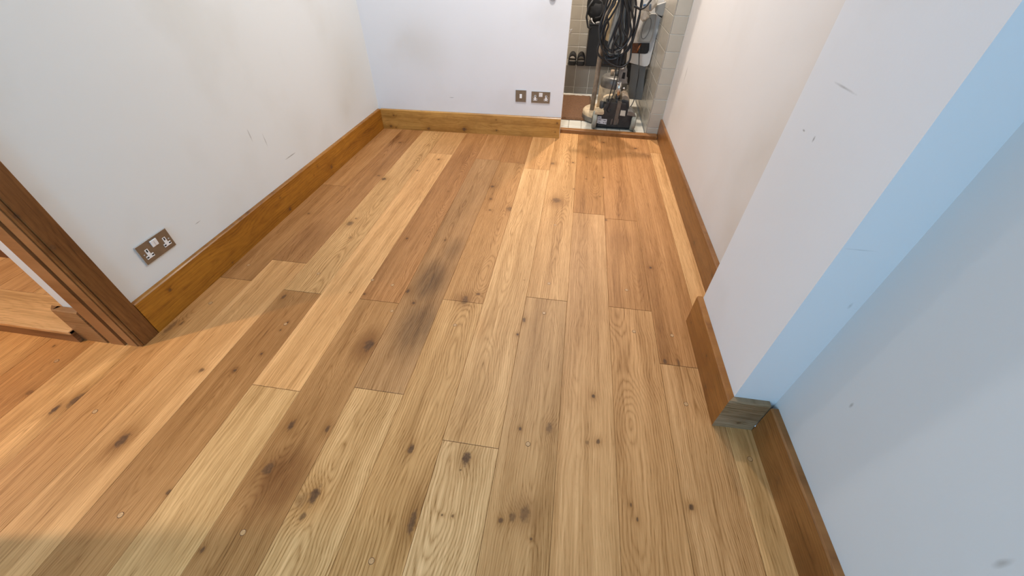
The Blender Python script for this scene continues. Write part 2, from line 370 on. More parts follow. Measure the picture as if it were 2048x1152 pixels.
# lobby shell
M_grout = plain('grout_pale', (236,230,218), .85, bump=.2)
wall('wall_lobby_right', M_grout, [((XJ,YJ+.004,0),(XR+.12,YE,ZC))])
wall('wall_lobby_back', M_grout, [((-.75,YE,0),(XR+.12,YE+.1,ZC))])
wall('wall_lobby_left', M_wo, [((-.85,YT+.02,0),(-.75,YE+.1,ZC))])

# ------------------------------------------------------------------ floor planks
FLOORGAIN = (.97, .85, .70)
PW = 0.1535
def X(k): return 0.2115 - PW*k       # seam positions; k = 0 is the seam right of the middle
sub_m = plain('subfloor', (92,62,36), .9)
floor = struct(MB().box((-3.2,YK,-.06),(XR,YT+.03,-.0125)).build('floor', sub_m))
floor['o'] = (0,0,0)
kn = [ # knots by where they lie in the photograph: x, y, radius in m, strength, elongation
 (738,690,.017,.85,1.6),(827,606,.006,1,1.2),(816,582,.008,.9,1.8),(583,850,.009,.9,2),(655,858,.007,.8,1.8),(537,937,.013,.75,1.7),(628,992,.013,.95,2),(602,1000,.014,.35,1.6),(606,1033,.008,.7,1.4),
 (822,898,.008,.9,2),(824,1045,.009,.8,3.2),(932,918,.013,.95,1.6),(1098,857,.011,.6,1.6),(1040,857,.005,.9,1.2),(1050,1027,.013,.6,1.6),(1025,1035,.009,.6,1.5),(1002,1040,.007,.85,1.2),
 (1187,792,.006,.9,1.3),(1196,883,.007,.8,1.2),(1174,885,.006,.4,1.2),(1035,669,.005,1,1.2),(1048,640,.007,.8,1.8),(403,740,.009,.75,1.2),(243,882,.014,.85,1.7),(150,801,.012,.8,2.2),(110,818,.009,.95,2.2),
 (470,741,.006,.95,1.3),(523,708,.004,1,1.4),(337,984,.006,.8,1.3),(1113,401,.026,.62,1.1),(1105,327,.018,.6,1),(985,373,.011,.8,1.2),(982,398,.008,.8,1.2),(1019,418,.017,.6,1.6),(980,420,.006,.8,1),
 (930,600,.014,.6,1.8),(957,588,.010,.8,.6),(768,358,.015,.85,1.1),(757,351,.01,.6,.8),(700,447,.018,.65,1.2),(712,437,.006,.7,1),(1212,440,.006,.9,1),(1301,535,.006,.9,1.4),(1271,297,.013,.8,1),(1207,285,.008,.9,1),
 (1207,355,.006,.9,1),(1382,1014,.007,.9,1.2),(877,319,.009,.9,1),(835,341,.006,.8,1),(567,594,.008,.8,1.8),(575,645,.004,.9,1.4),(561,660,.003,.9,1.4),(700,475,.011,.35,1.2),(617,427,.008,.6,1),(800,285,.012,.55,1),
 (1148,378,.005,.9,1),(1146,325,.008,.8,1),(1172,358,.004,.8,1),(1173,315,.005,.7,1),(1200,393,.004,.8,1),(729,588,.005,.9,1.2),(814,477,.006,.8,1.3),(890,480,.006,.7,1.5),(700,585,.003,.7,1),
 (108,692,.004,.7,1.5),(60,785,.012,.45,.8),(340,655,.012,.55,3.5),(363,647,.006,.6,2),(405,1100,.006,.8,1.2),(1330,723,.006,.8,2.4),(1357,725,.004,.7,5),(1275,1040,.003,.9,2),(1262,1010,.003,.8,2),
 (905,1032,.004,.7,1),(884,1030,.003,.7,1),(921,880+60,.003,.7,1),(1062,1078,.004,.9,1),(1048,420+140,.002,.6,1),(896,383,.005,.4,1),(1035,325,.012,.25,.8)]
KN = [(fl(a,b_), r, am, lo) for a, b_, r, am, lo in kn]
st = [ # broad dark or amber stains belonging to the boards: x, y, half width, half length (m), strength
 (862,560,.07,.17,1.0),(835,650,.08,.16,.85),(905,500,.05,.12,.55),(955,655,.05,.07,.25),(563,960,.075,.11,.85),(735,690,.06,.09,.6),(790,275,.06,.14,.75),(612,470,.09,.14,.4),(560,505,.06,.10,.35),(1115,405,.06,.07,.35),
 (240,885,.03,.06,.4),(130,805,.05,.09,.3),(925,600,.045,.05,.4),(1050,1025,.05,.05,.35),(1240,480,.09,.10,.3),(620,1010,.05,.06,.25),(830,1000,.04,.08,.2),(300,1100,.08,.08,.3)]
ST = [(fl(a,b_), ru, rv, am) for a, b_, ru, rv, am in st]

# columns: (k of right seam, [(end y ...)]) and tones from far to near
T = {}
# k: list of (y0, y1, sRGB albedo, ring, centre, figure)
pl = []
def col(k, cuts, tones, figs=None):
    ys = [YK]+cuts[::-1]+[YT+.02]
    for i in range(len(ys)-1):
        t = tones[::-1][i]; f = (figs[::-1][i] if figs else .6)
        pl.append((k, ys[i], ys[i+1], t, f))
col(-3, [2.50,1.09,-.4], [(192,148,100),(208,166,118),(206,165,115),(205,165,116)],[.4,.2,.4,.4])
col(-2, [2.46,.811,], [(178,133,88),(180,134,88),(198,155,109)],[.6,.5,.9])
col(-1, [1.66,1.047,-.2], [(180,133,86),(180,134,87),(194,150,103),(200,158,110)],[.6,.5,.8,.6])
col(0, [1.69], [(178,132,83),(196,154,108)],[1.0,.5])
col(1, [1.049], [(200,158,109),(188,149,104)],[.8,.7])
col(2, [2.138,.457], [(206,162,112),(208,168,120),(216,180,135)],[.6,.7,.9])
col(3, [2.20,.985], [(170,124,78),(187,144,96),(202,161,111)],[.5,1.0,1.0])
col(4, [2.22,.574], [(182,136,90),(174,135,93),(212,173,124)],[.6,.9,1.1])
col(5, [.937], [(178,131,85),(176,134,88)],[1.0,.8])
col(6, [2.25,.535], [(198,154,105),(216,170,118),(208,169,119)],[.5,.25,.5])
col(7, [.938,-.3], [(208,167,117),(174,130,83),(182,137,93)],[.9,.5,.5])
col(8, [1.10], [(176,131,86),(206,160,109)],[.8,.35])
col(9, [1.75,.965,-.1], [(182,137,90),(174,130,85),(192,145,94),(194,148,98)],[.6,.6,.6,.6])
rnd = random.Random(5)
for k in range(10, 22):
    c0 = rnd.choice([(204,158,104),(196,148,94),(210,166,112)])
    col(k, [rnd.uniform(-.9,.3) if k > 11 else -.35], [c0, (200,150,98)])
base_id = 0
for (k, y0, y1, tone, fg) in pl:
    x1 = X(k); x0 = X(k+1); g = .0003
    if x0 > XR: continue
    x1 = min(x1, XR); 
    yy1 = min(y1, .63) if k >= 10 else y1
    if y0 > yy1-.05: continue
    cx, cy = (x0+x1)/2, (y0+yy1)/2
    kk = [((p.x-cx)*S, (p.y-cy)*S, r, am, lo) for p, r, am, lo in KN if x0 <= p.x <= x1 and y0-.01 <= p.y <= yy1+.01]
    ss = [((p.x-cx)*S, (p.y-cy)*S, ru, rv, am) for p, ru, rv, am in ST if x0 <= p.x <= x1 and y0-.02 <= p.y <= yy1+.02]
    base_id += 1
    sc = (.36,.36,.38,1) if k == 4 else (.42,.30,.20,1)
    if ss and max(s[4] for s in ss) < .3: sc = (.75,.55,.32,1)
    r2 = random.Random(base_id*13+1)
    m = oak('oak_plank', tone, base_id*1.37+.5, ring=r2.uniform(.0055,.009), center=r2.uniform(-.06,.06), fig=fg, knots=kk[:9], stains=ss, rough=.46, spec=.22, gain=FLOORGAIN, staincol=sc)
    dz = r2.uniform(-.0002,.0002)
    mb = MB(); x0_, x1_, a, c = x0+g, x1-g, y0+.0007, yy1-.0007; bz = .0006
    # micro-bevelled top
    lo = [(x0_,a,-.0125),(x1_,a,-.0125),(x1_,c,-.0125),(x0_,c,-.0125)]; md = [(x0_,a,-bz+dz),(x1_,a,-bz+dz),(x1_,c,-bz+dz),(x0_,c,-bz+dz)]
    tp = [(x0_+bz,a+bz,dz),(x1_-bz,a+bz,dz),(x1_-bz,c-bz,dz),(x0_+bz,c-bz,dz)]
    L3 = [[mb.bm.verts.new(p) for p in q] for q in (lo, md, tp)]
    mb.bm.faces.new(L3[0][::-1]); mb.bm.faces.new(L3[2])
    for A, B in ((L3[0], L3[1]), (L3[1], L3[2])):
        for i in range(4): mb.bm.faces.new((A[i], A[(i+1)%4], B[(i+1)%4], B[i]))
    mb.build('plank', m, floor, (cx, cy, 0))
# round wooden plugs over the screws
plug_m = plain('plug_oak', (196,150,100), .45, noise=.25, nscale=300)
plug_r = plain('plug_joint', (110,72,40), .7)
for (a, b_) in [(1056,888),(1088,626),(1098,567),(910,650),(1268,663),(1344,671),(1500,918),(486,1065),(743,1122),(571,648),(784,622),(637,547),(1253,580),(785,600-30),(113,722),(190,823),(241,1030),(497,530),(421,606),(1372,808),(1110,450),(745,560)]:
    p = fl(a, b_)
    pg = MB().lathe((p.x,p.y,-.002), [(.0056,0),(.0056,.0024)], n=16).build('wood_plug', plug_m, floor, (p.x,p.y,-.002))
    ri = MB()
    ri.lathe((p.x,p.y,-.002), [(.0056,.0018),(.0056,.00225),(.0068,.00225),(.0068,.0018)], n=16).build('plug_joint', plug_r, pg, (p.x,p.y,-.002))

# ------------------------------------------------------------------ skirting boards
def board(name, a, b_, nrm, th, h, mat, ends=(0,0), chamfer=.0035, z0=0., parent=None):
    """a, b_ = foot of the front face; nrm = direction towards the wall"""
    a, b_, nrm = Vector((*a,0)), Vector((*b_,0)), Vector((*nrm,0)).normalized()
    o = (a+b_)/2; o.z = h/2
    mb = MB(); t = (b_-a).normalized(); prof = [(0,z0),(0,h-chamfer),(chamfer,h),(th,h),(th,z0)]
    A, B = [], []
    for d, z in prof:
        A.append(mb.bm.verts.new(a + nrm*d + t*ends[0]*d + Vector((0,0,z)))); B.append(mb.bm.verts.new(b_ + nrm*d + t*ends[1]*d + Vector((0,0,z))))
    mb.bm.faces.new(A); mb.bm.faces.new(B[::-1])
    for i in range(5): mb.bm.faces.new((A[i], B[i], B[(i+1)%5], A[(i+1)%5]))
    ob = mb.build(name, mat, parent, o)
    if parent is None: struct(ob)
    return ob
def rk(n, L_, h_, seed, rmin=.003, rmax=.009):
    r_ = random.Random(seed); return [(r_.uniform(-h_/2,h_/2)*S, r_.uniform(-L_/2,L_/2)*S, r_.uniform(rmin,rmax), r_.uniform(.5,.9), 1.2) for _ in range(n)]
HS = .132
yl0, yl1 = YD1+.066, 2.598
def lk(pxs, cy):    # knots on the left skirting by picture position
    out = []
    for a, b_, r, am in pxs:
        d = RC @ Vector(((a-1024)/FPX, (576-b_)/FPX, -1)); t = XLF/d.x; out.append(((1+d.z*t-HS/2)*S, (d.y*t-cy)*S, r, am, 1.1))
    return out
m = oak('skirting_left', (166,108,30), 3.3, ring=.012, fig=.7, axis='YZ', rough=.42, coat=.08, knots=lk([(663,334,.014,.6),(635,333,.006,.5),(580,418,.007,.9),(340,580,.007,.7),(560,395,.006,.4),(628,350,.004,.5),(465,525,.005,.6)], (yl0+yl1)/2),
        stains=[(.0,.26,.09,.05,.4),(.02,-.5,.12,.2,.4),(0,.9,.1,.2,.3)], staincol=(.7,.6,.4,1), bump=.12)
board('baseboard_left', (XLF,yl0), (XLF,yl1), (-1,0), .017, HS, m)
def bk(pxs, cx):
    out = []
    for a, b_, r, am in pxs:
        q = px(a, b_, 2.615); out.append(((q.z-HS/2)*S, (q.x-cx)*S, r, am, 1.1))
    return out
m = oak('skirting_back', (184,134,66), 9.1, ring=.010, fig=.4, axis='XZ', rough=.35, coat=.15, knots=bk([(928,258,.016,.9),(857,256,.012,.7),(783,250,.010,.7),(788,229,.006,.7),(991,240,.006,.6),(992,261,.006,.8),(1113,248,.007,.8),(1109,266,.006,.5),(793,253,.006,.6)], -.69),
        stains=[(-.05,-.2,.06,.2,.5),(-.07,-.75,.05,.12,.5)], staincol=(.6,.48,.3,1), bump=.12)
board('baseboard_back', (XLF,2.598), (-.071,2.634), (-.03,1), .019, .130, m, ends=(0,0))
m = oak('skirting_right', (136,90,44), 14.2, ring=.011, fig=.35, axis='YZ', rough=.36, coat=.15, knots=rk(6,1.6,.1,3), bump=.12, stains=[(0,.1,.12,.25,.3)], staincol=(.6,.5,.35,1))
board('baseboard_right', (XRF,YB1), (.588,2.775), (1,0), .017, .120, m)
m = oak('skirting_pier', (148,94,38), 21.5, ring=.011, fig=.4, axis='YZ', rough=.36, coat=.15, knots=rk(3,.35,.1,8,.003,.006), stains=[(0,.02,.06,.08,.5),(.0,-.12,.09,.05,.35)], staincol=(.6,.45,.25,1), bump=.12)
board('baseboard_pier', (XBF,.616), (XBF,1.018), (1,0), .018, .122, m, ends=(1,0))
m = oak('skirting_return', (150,124,94), 27.7, ring=.009, fig=.8, axis='XZ', rough=.42, knots=[(-.04,.01,.005,.8,1.5)], stains=[(-.01,.02,.03,.05,.4)], bump=.12)
board('baseboard_return', (XBF,.616), (.586,.618), (0,1), .018, .122, m, ends=(1,0))
m = oak('skirting_recess', (150,100,52), 33.1, ring=.009, fig=.6, axis='YZ', rough=.38, coat=.1, knots=[(.03,.76,.006,.8,1.5),(-.035,.80,.006,.8,1.6),(-.03,.6,.006,.6,1.5),(.0,.9,.01,.4,1.5),(-.02,1.18,.012,.3,1.2)],
        stains=[(-.02,.95,.08,.09,.7),(0,.62,.07,.12,.6),(-.04,.3,.07,.2,.5)], staincol=(.45,.32,.2,1), bump=.15)
board('baseboard_recess', (.586,YK), (.586,.616), (1,0), .018, .118, m)
# oak threshold strip at the lobby opening
m = oak('threshold_oak', (140,94,50), 41., ring=.009, fig=.5, axis='X', rough=.4, knots=[], bump=.12)
o_ = (.25, 2.75, .01)
b = MB().hull8([(-.071,YT+.006,-.01),(XRF+.003,YT-.012,-.01),(XRF+.003,YJ,-.01),(-.071,YJ,-.01),(-.071,YT+.006,.024),(XRF+.003,YT-.012,.024),(XRF+.003,YJ,.024),(-.071,YJ,.024)], .0025)
struct(b.build('trim_1', m, None, o_))

# ------------------------------------------------------------------ door frame on the left
M_arch = oak('frame_oak', (124,80,40), 50., ring=.010, fig=.45, axis='Z', rough=.4, coat=.1, knots=[(.02,-.62,.007,.6,1.2),(.01,-.5,.006,.6,1.2),(-.01,-.8,.005,.5,1.3)], stains=[(0,-.4,.06,.4,.3)], staincol=(.6,.5,.38,1), bump=.12)
M_jamb = oak('jamb_oak', (158,106,62), 55., ring=.010, fig=.4, axis='Z', rough=.42, bump=.12)
M_seal = plain('dark_seal', (52,32,20), .7)
do = (XL, YD1, .9)
door = struct(MB().box((-1.418,YD1-.002,0),(-1.3665,YD1+.018,ZH)).build('door_1', M_jamb, None, do))
def dpart(n, m, *bx, bev=0):
    b = MB()
    for q in bx: b.box(q[0], q[1], bev)
    return b.build(n, m, door, do)
dpart('architrave', M_arch, ((XL,YD1+.010,0),(-1.3025,YD1+.064,ZH+.06)), bev=.002)
dpart('jamb_lining', M_jamb, ((-1.3555,YD1+.001,0),(XL-.0015,YD1+.018,ZH)), bev=.001)
dpart('jamb_edge', M_arch, ((-1.3195,YD1+.003,0),(-1.3055,YD1+.0095,ZH+.004)), bev=.001)
dpart('door_seal', M_seal, ((-1.3662,YD1+.006,0),(-1.3558,YD1+.018,ZH)))
dpart('architrave', M_arch, ((XL,YD0-.064,0),(-1.3025,YD0-.010,ZH+.06)), bev=.002)
dpart('jamb_lining', M_jamb, ((-1.43,YD0-.012,0),(XL-.0015,YD0,ZH)))
dpart('architrave', M_arch, ((XL,YD0-.0095,ZH+.006),(-1.3025,YD1+.0095,ZH+.06)), bev=.002)
dpart('jamb_lining', M_jamb, ((-1.43,YD0,ZH),(XL-.0015,YD1-.003,ZH+.012)))
# skirting on the wall end beyond the jamb, and the step up to the next room
m = oak('skirting_hall', (160,118,76), 60., ring=.010, fig=.5, axis='XZ', rough=.42, bump=.12)
board('baseboard_hall', (-1.519,.604), (-1.4305,.604), (0,1), .018, .142, m, ends=(-1,0))
m2 = oak('skirting_hall_side', (186,136,84), 61., ring=.010, fig=.5, axis='YZ', rough=.42, bump=.12)
board('baseboard_hall_side', (-1.519,.604), (-1.519,2.1), (1,0), .018, .142, m2, ends=(1,0), z0=.0)
so = (-2.2,.66,.05)
M_tread = oak('tread_oak', (212,168,116), 64., ring=.012, fig=.3, axis='X', rough=.4, bump=.12)
M_riser = oak('riser_oak', (140,98,62), 66., ring=.010, fig=.5, axis='XZ', rough=.45, bump=.12)
step = struct(MB().box((-3.2,.606,-.0),(-1.5205,2.1,.034)).build('floor_hall_step', sub_m, None, so))
MB().box((-3.2,.592,.0005),(-1.5205,.6055,.050),.001).build('riser', M_riser, step, so)
MB().box((-3.2,.590,.0395),(-1.5205,.7285,.0525),.0015).build('nosing_board', M_tread, step, so)
for i in range(11):
    xa = -1.5205-.1535*(i+1); mm = oak('oak_plank_hall', rnd.choice([(204,158,106),(196,148,98),(208,164,112)]), 70+i*1.7, fig=.5, axis='Y', rough=.4)
    MB().box((xa+.0008,.7297,.036),(xa+.1527,2.09,.052),.0008).build('plank', mm, step, (xa+.077,1.4,.05))
M_riser2 = oak('riser_dark', (96,56,32), 68., ring=.010, fig=.5, axis='XZ', rough=.45, bump=.12)
st2 = struct(MB().box((-3.2,.882,.053),(-1.98,1.2,.195)).build('trim_2', M_riser2, None, (-2.6,1.,.12)))
MB().box((-3.2,.872,.1955),(-1.975,1.2,.21),.002).build('tread', M_tread, st2, (-2.6,1.,.12))

# ------------------------------------------------------------------ tiles of the lobby
def tmat(name, col, rough=.25, bumpy=.3):
    m, N, L = nmat(name); b = N['Principled BSDF']; b.inputs['Roughness'].default_value = rough
    tc = N.new('ShaderNodeTexCoord'); oi = N.new('ShaderNodeObjectInfo')
    n = N.new('ShaderNodeTexNoise'); n.noise_dimensions = '4D'; n.inputs['Scale'].default_value = 14; n.inputs['Detail'].default_value = 6
    L.new(tc.outputs['Object'], n.inputs['Vector']); L.new(mth(N, L, 'MULTIPLY', oi.outputs['Random'], 50), n.inputs['W'])
    v = mth(N, L, 'ADD', mth(N, L, 'ADD', .88, mth(N, L, 'MULTIPLY', n.outputs['Fac'], .16)), mth(N, L, 'MULTIPLY', oi.outputs['Random'], .09))
    mx = N.new('ShaderNodeMix'); mx.data_type = 'RGBA'; mx.blend_type = 'MULTIPLY'; mx.inputs[0].default_value = 1; mx.inputs[6].default_value = lin(col)
    cc = N.new('ShaderNodeCombineColor'); [L.new(v, cc.inputs[i]) for i in range(3)]; L.new(cc.outputs[0], mx.inputs[7]); L.new(mx.outputs[2], b.inputs['Base Color'])
    bp = N.new('ShaderNodeBump'); bp.inputs['Strength'].default_value = bumpy; bp.inputs['Distance'].default_value = .004; L.new(n.outputs['Fac'], bp.inputs['Height']); L.new(bp.outputs['Normal'], b.inputs['Normal'])
    return m
M_tile = tmat('tile_stone', (166,158,144), .3)
M_tilej = tmat('tile_jamb', (180,172,157), .3)
M_tilef = tmat('tile_floor', (196,190,176), .35)
M_ledge = tmat('tile_grey', (132,128,120), .15)
TP = .0893
def tile_mesh(a, b_, th, bev=.0015):
    """a x b_ plate lying in XZ, facing -Y"""
    mb = MB(); mb.box((-a/2,-th,-b_/2),(a/2,0,b_/2)); bmesh.ops.bevel(mb.bm, geom=[e for e in mb.bm.edges if all(v.co.y < -th/2 for v in e.verts)], offset=bev, segments=1, affect='EDGES')
    for v in mb.bm.verts: v.co *= S
    me = bpy.data.meshes.new('tile'); mb.bm.to_mesh(me); mb.bm.free(); return me
_tc = {}
def tile(parent, loc, a, b_, face, m):
    key = (round(a,4), round(b_,4), m.name)
    if key not in _tc:
        me = tile_mesh(a, b_, .004); me.materials.append(m); _tc[key] = me
    o = bpy.data.objects.new('tile', _tc[key]); C.objects.link(o); o.parent = parent
    o.location = (Vector(loc)-Vector(parent['o']))*S
    o.rotation_euler = {'-y': (0,0,0), '-x': (0,0,-PI/2), '+z': (-PI/2,0,0)}[face]
    return o
g = .0034
wj = bpy.data.objects['wall_lobby_right']
zs = [ZF] + [.060+TP*i for i in range(22) if .060+TP*i < ZC]
wjamb = struct(MB().box((XJ+.002,YJ,0),(XR,YJ+.0035,ZC)).build('wall_lobby_jamb', M_grout))
for z0, z1 in zip(zs, zs[1:]):
    tile(wjamb, ((XJ+XR-.002)/2, YJ, (z0+z1)/2), XR-.002-XJ-g, z1-z0-g, '-y', M_tilej)
    ys = [YJ-.003, 3.04, 3.30, 3.56, YE]
    for y0, y1 in zip(ys, ys[1:]):
        tile(wj, (XJ, (y0+y1)/2, (z0+z1)/2), y1-y0-g, z1-z0-g, '-x', M_tile)
wbk = bpy.data.objects['wall_lobby_back']
zb = [.245+.0925*i for i in range(19)]+[ZC]
xb = [-.79,-.53,-.27,-.011,.25,XJ-.004]
for z0, z1 in zip(zb, zb[1:]):
    for x0, x1 in zip(xb, xb[1:]): tile(wbk, ((x0+x1)/2, YE, (z0+z1)/2), x1-x0-g, z1-z0-g, '-y', M_tile)
# tiled ledge at the end of the lobby
led = struct(MB().box((-.75,3.604,0),(XJ-.005,YE-.004,.2405)).build('trim_3', M_grout))
for x0, x1 in zip([-.75,-.53,-.27,-.011,.10,.25], [-.53,-.27,-.011,.10,.25,XJ-.005]):
    for z0, z1 in ((ZF+.012,.075),(.075,.2405)): tile(led, ((x0+x1)/2, 3.604, (z0+z1)/2), x1-x0-g, z1-z0-g, '-y', M_ledge)
    tile(led, ((x0+x1)/2, (3.604+YE-.004)/2, .2405), x1-x0-g, YE-3.612, '+z', M_ledge)
struct(MB().box((-.75,3.575,ZF),(.20,3.5995,ZF+.012),.003).build('trim_4', plain('white_bead', (235,228,214), .5, bump=.3, bscale=60)))
# lobby floor
fl_l = struct(MB().box((-.75,YJ+.0005,-.03),(XJ-.005,3.6,ZF-.0045)).build('floor_lobby', plain('grout_grey', (150,142,128), .8)))
ii = 0
x0 = -.018-.09*8
while x0 < XJ-.01:
    y0 = YJ+.0015
    for y1 in [2.842]+[2.842+.0985*i for i in range(1,9)]:
        y1 = min(y1, 3.6); xa = max(x0, -.75); xe = min(x0+.09, XJ-.006)
        if xe-xa > .02 and y1-y0 > .02: tile(fl_l, ((xa+xe)/2, (y0+y1)/2, ZF-.004), round(xe-xa-g,4), round(y1-y0-g,4), '+z', M_tilef)
        y0 = y1
    x0 += .09

# ------------------------------------------------------------------ sockets and switch
M_brass = plain('satin_plate', (134,116,94), .42, .45, noise=.12, nscale=40)
M_rim = plain('plate_rim', (196,196,196), .3, .6)
M_wplast = plain('white_plastic', (240,238,236), .35)
M_slot = plain('socket_slot', (10,10,12), .8)
def face_plate(name, label, cat, org, ax, out, wd, ht, double=True, group=None):
    """org = centre on the wall; ax = unit vector to the right, out = out of the wall"""
    ax, out, up = Vector(ax).normalized(), Vector(out).normalized(), Vector((0,0,1))
    P = lambda a, c, d: Vector(org)+ax*a+up*c+out*d
    t = empty(name, org, label, cat)
    def slab(nm, m, a0, a1, c0, c1, d0, d1, par=t, bev=0):
        mb = MB(); mb.hull8([P(a0,c0,d0),P(a1,c0,d0),P(a1,c1,d0),P(a0,c1,d0),P(a0,c0,d1),P(a1,c0,d1),P(a1,c1,d1),P(a0,c1,d1)], bev); return mb.build(nm, m, par, org)
    slab('back_plate', M_rim, -wd/2, wd/2, -ht/2, ht/2, 0, .0042, bev=.0012)
    slab('face_plate', M_brass, -wd/2+.0018, wd/2-.0018, -ht/2+.0018, ht/2-.0018, .0042, .0052, bev=.0004)
    if double:
        for s in (-1, 1):
            cx = s*wd*.29
            mb = MB(); pts = [(-.0055,.018),(.0055,.018),(.0055,-.002),(.0135,-.002),(.0135,-.0135),(-.0135,-.0135),(-.0135,-.002),(-.0055,-.002)]
            mb.extrude([P(cx+a, c-.006, .0052) for a, c in pts], out*.0009)
            ins = mb.build('socket_insert', M_wplast, t, org)
            for (a, c, w_, h_) in ((0,.012,.0022,.0045),(-.0092,-.0078,.0036,.0022),(.0092,-.0078,.0036,.0022)):
                slab('pin_slot', M_slot, cx+a-w_, cx+a+w_, c-.006-h_, c-.006+h_, .0062, .0064, par=ins)
        mb = MB(); w_, h0, h1 = .0115, .004, .027
        mb.hull8([P(-w_,h0,.0052),P(w_,h0,.0052),P(w_,h1,.0052),P(-w_,h1,.0052),P(-w_,h0,.0075),P(w_,h0,.0075),P(w_,h1,.0095),P(-w_,h1,.0095)], .0012)
        sw = mb.build('rocker_switch', M_wplast, t, org)
        slab('rocker_gap', M_rim, -.0004, .0004, h0+.002, h1-.002, .0088, .0092, par=sw)
        for s in (-1, 1): MB().lathe(P(s*wd*.46*.88,-.001,.0051), [(.0025,0),(.0022,.0008),(.0,.0009)], axis=out, n=10).build('screw', M_rim, t, org)
    else:
        mb = MB(); mb.hull8([P(-.0075,-.0125,.0052),P(.0075,-.0125,.0052),P(.0075,.0125,.0052),P(-.0075,.0125,.0052),P(-.0075,-.0125,.0088),P(.0075,-.0125,.0088),P(.0075,.0125,.0065),P(-.0075,.0125,.0065)], .001)
        mb.build('rocker_switch', M_wplast, t, org)
    return t
face_plate('power_socket', 'double power socket on the left wall above the baseboard beside the door frame', 'socket', (XL,.8455,.233), (0,1,0), (1,0,0), .119, .070)
bdir = Vector((1.249,.036,0)).normalized(); bout = Vector((.036,-1.249,0)).normalized()
face_plate('power_socket', 'double power socket on the back wall next to the lobby opening', 'socket', (-.2125,yback(-.2125)-.0003,.249), bdir, bout, .121, .070)
face_plate('wall_switch', 'small single rocker switch left of the double socket on the back wall', 'switch', (-.3405,yback(-.3405)-.0003,.2515), bdir, bout, .070, .072, double=False)
q = px(1106,-8,yback(-.13))
t = empty('wall_dial', (q.x,q.y,q.z), 'round dull metal dial on the back wall at the top edge of the photo', 'dial')
MB().lathe(q, [(.022,0),(.022,.004),(.019,.007)], axis=bout, n=28).build('dial_rim', M_rim, t)
MB().lathe(q+bout*.007, [(.017,0),(.016,.006),(.0,.007)], axis=bout, n=28).build('dial_knob', M_brass, t)

# ------------------------------------------------------------------ ceiling lamps (they give the light set at the top)
for (p, nm, lab, colr) in ((ROOM_LAMP,'ceiling_light','round recessed ceiling light over the right side of the room','w'), (FILL_LAMP,'ceiling_light','round recessed ceiling light over the left side of the room','w'), (LOBBY_LAMP,'ceiling_light','round recessed ceiling light over the tiled lobby','w'), (HALL_LAMP,'ceiling_light','round recessed ceiling light in the side room','w')):
    t = empty(nm, (p[0],p[1],ZC), lab, 'lamp')
    MB().lathe((p[0],p[1],ZC-.008), [(.030,.006),(.030,.0),(.040,.0),(.042,.0075),(.030,.0078)], n=32).build('trim_ring', M_rim, t)
    MB().lathe((p[0],p[1],ZC-.0035), [(.029,0),(.029,.003)], n=24).build('lens', plain('lamp_lens', (255,240,220), .3, emit=(1,.85,.65,6)), t)

# ------------------------------------------------------------------ doormat
M_coir = plain('coir', (104,72,46), .95, noise=.35, nscale=120, bump=1., bscale=260)
mb = MB()
mx0, mx1, my0, my1 = -.42, .140, 2.963, 3.545; nx, ny = 40, 44
rm = random.Random(3); vv = {}
for i in range(nx+1):
    for j in range(ny+1):
        e = min(i, nx-i, j, ny-j); z = ZF+.003+(.0125+rm.uniform(-.0016,.0016) if e else 0)
        wob = rm.uniform(-.002,.002) if e == 0 else 0
        vv[i,j] = mb.bm.verts.new((mx0+(mx1-mx0)*i/nx+wob+(my0-my0), my0+(my1-my0)*j/ny+wob, z))
for i in range(nx):
    for j in range(ny): mb.bm.faces.new((vv[i,j], vv[i+1,j], vv[i+1,j+1], vv[i,j+1]))
mo = empty('doormat', (mx1-.28,3.25,ZF), 'brown coir doormat lying on the white lobby tiles', 'mat')
mb.build('coir_pile', M_coir, mo)
MB().box((mx0+.001,my0+.001,ZF+.0005),(mx1-.001,my1-.001,ZF+.0035)).build('mat_backing', plain('mat_rubber', (40,30,24), .9), mo)

# ------------------------------------------------------------------ slides on the ledge
M_rub = plain('black_rubber', (16,16,17), .55)
M_felt = plain('slide_lining', (120,112,102), .8)
def slide(cx, label):
    t = empty('slide_sandal', (cx,3.66,.2425), label, 'sandal', 'pair of slide sandals on the ledge')
    yf, zb_, w_ = 3.570, .2425, .0325
    out = [(-.86,.0),(-1,.03),(-.92,.09),(-.88,.14),(-.6,.175),(0,.185),(.6,.175),(.88,.14),(.92,.09),(1,.03),(.86,0),(.5,-.006),(-.5,-.006)]
    mb = MB(); mb.prism([(cx+a*w_, yf+c) for a, c in out], zb_, zb_+.030, .003); mb.build('sole', M_rub, t)
    mb = MB(); mb.prism([(cx+a*w_*.86, yf+.008+c*.92) for a, c in out], zb_+.0295, zb_+.034); mb.build('insole', M_felt, t)
    n = 14; A = []; mb = MB()
    for k in range(n+1):
        a = PI*k/n; A.append([Vector((cx+math.cos(a)*r_, y_, zb_+.026+math.sin(a)**.8*h_)) for y_, r_, h_ in ((yf+.012,w_*.98,.050),(yf+.085,w_*1.0,.060),(yf+.085,w_*.84,.048),(yf+.012,w_*.82,.038))])
    B = [[mb.bm.verts.new(p) for p in q] for q in A]
    for a, c in zip(B, B[1:]):
        for i in range(4): mb.bm.faces.new((a[i], a[(i+1)%4], c[(i+1)%4], c[i]))
    mb.bm.faces.new(B[0][::-1]); mb.bm.faces.new(B[-1]); mb.build('strap', M_rub, t)
slide(px(1144.5,120,3.57).x, 'left of the two black slide sandals on the tiled ledge')
slide(px(1144.5,120,3.57).x+.069, 'right of the two black slide sandals on the ledge, beside the tall black box')

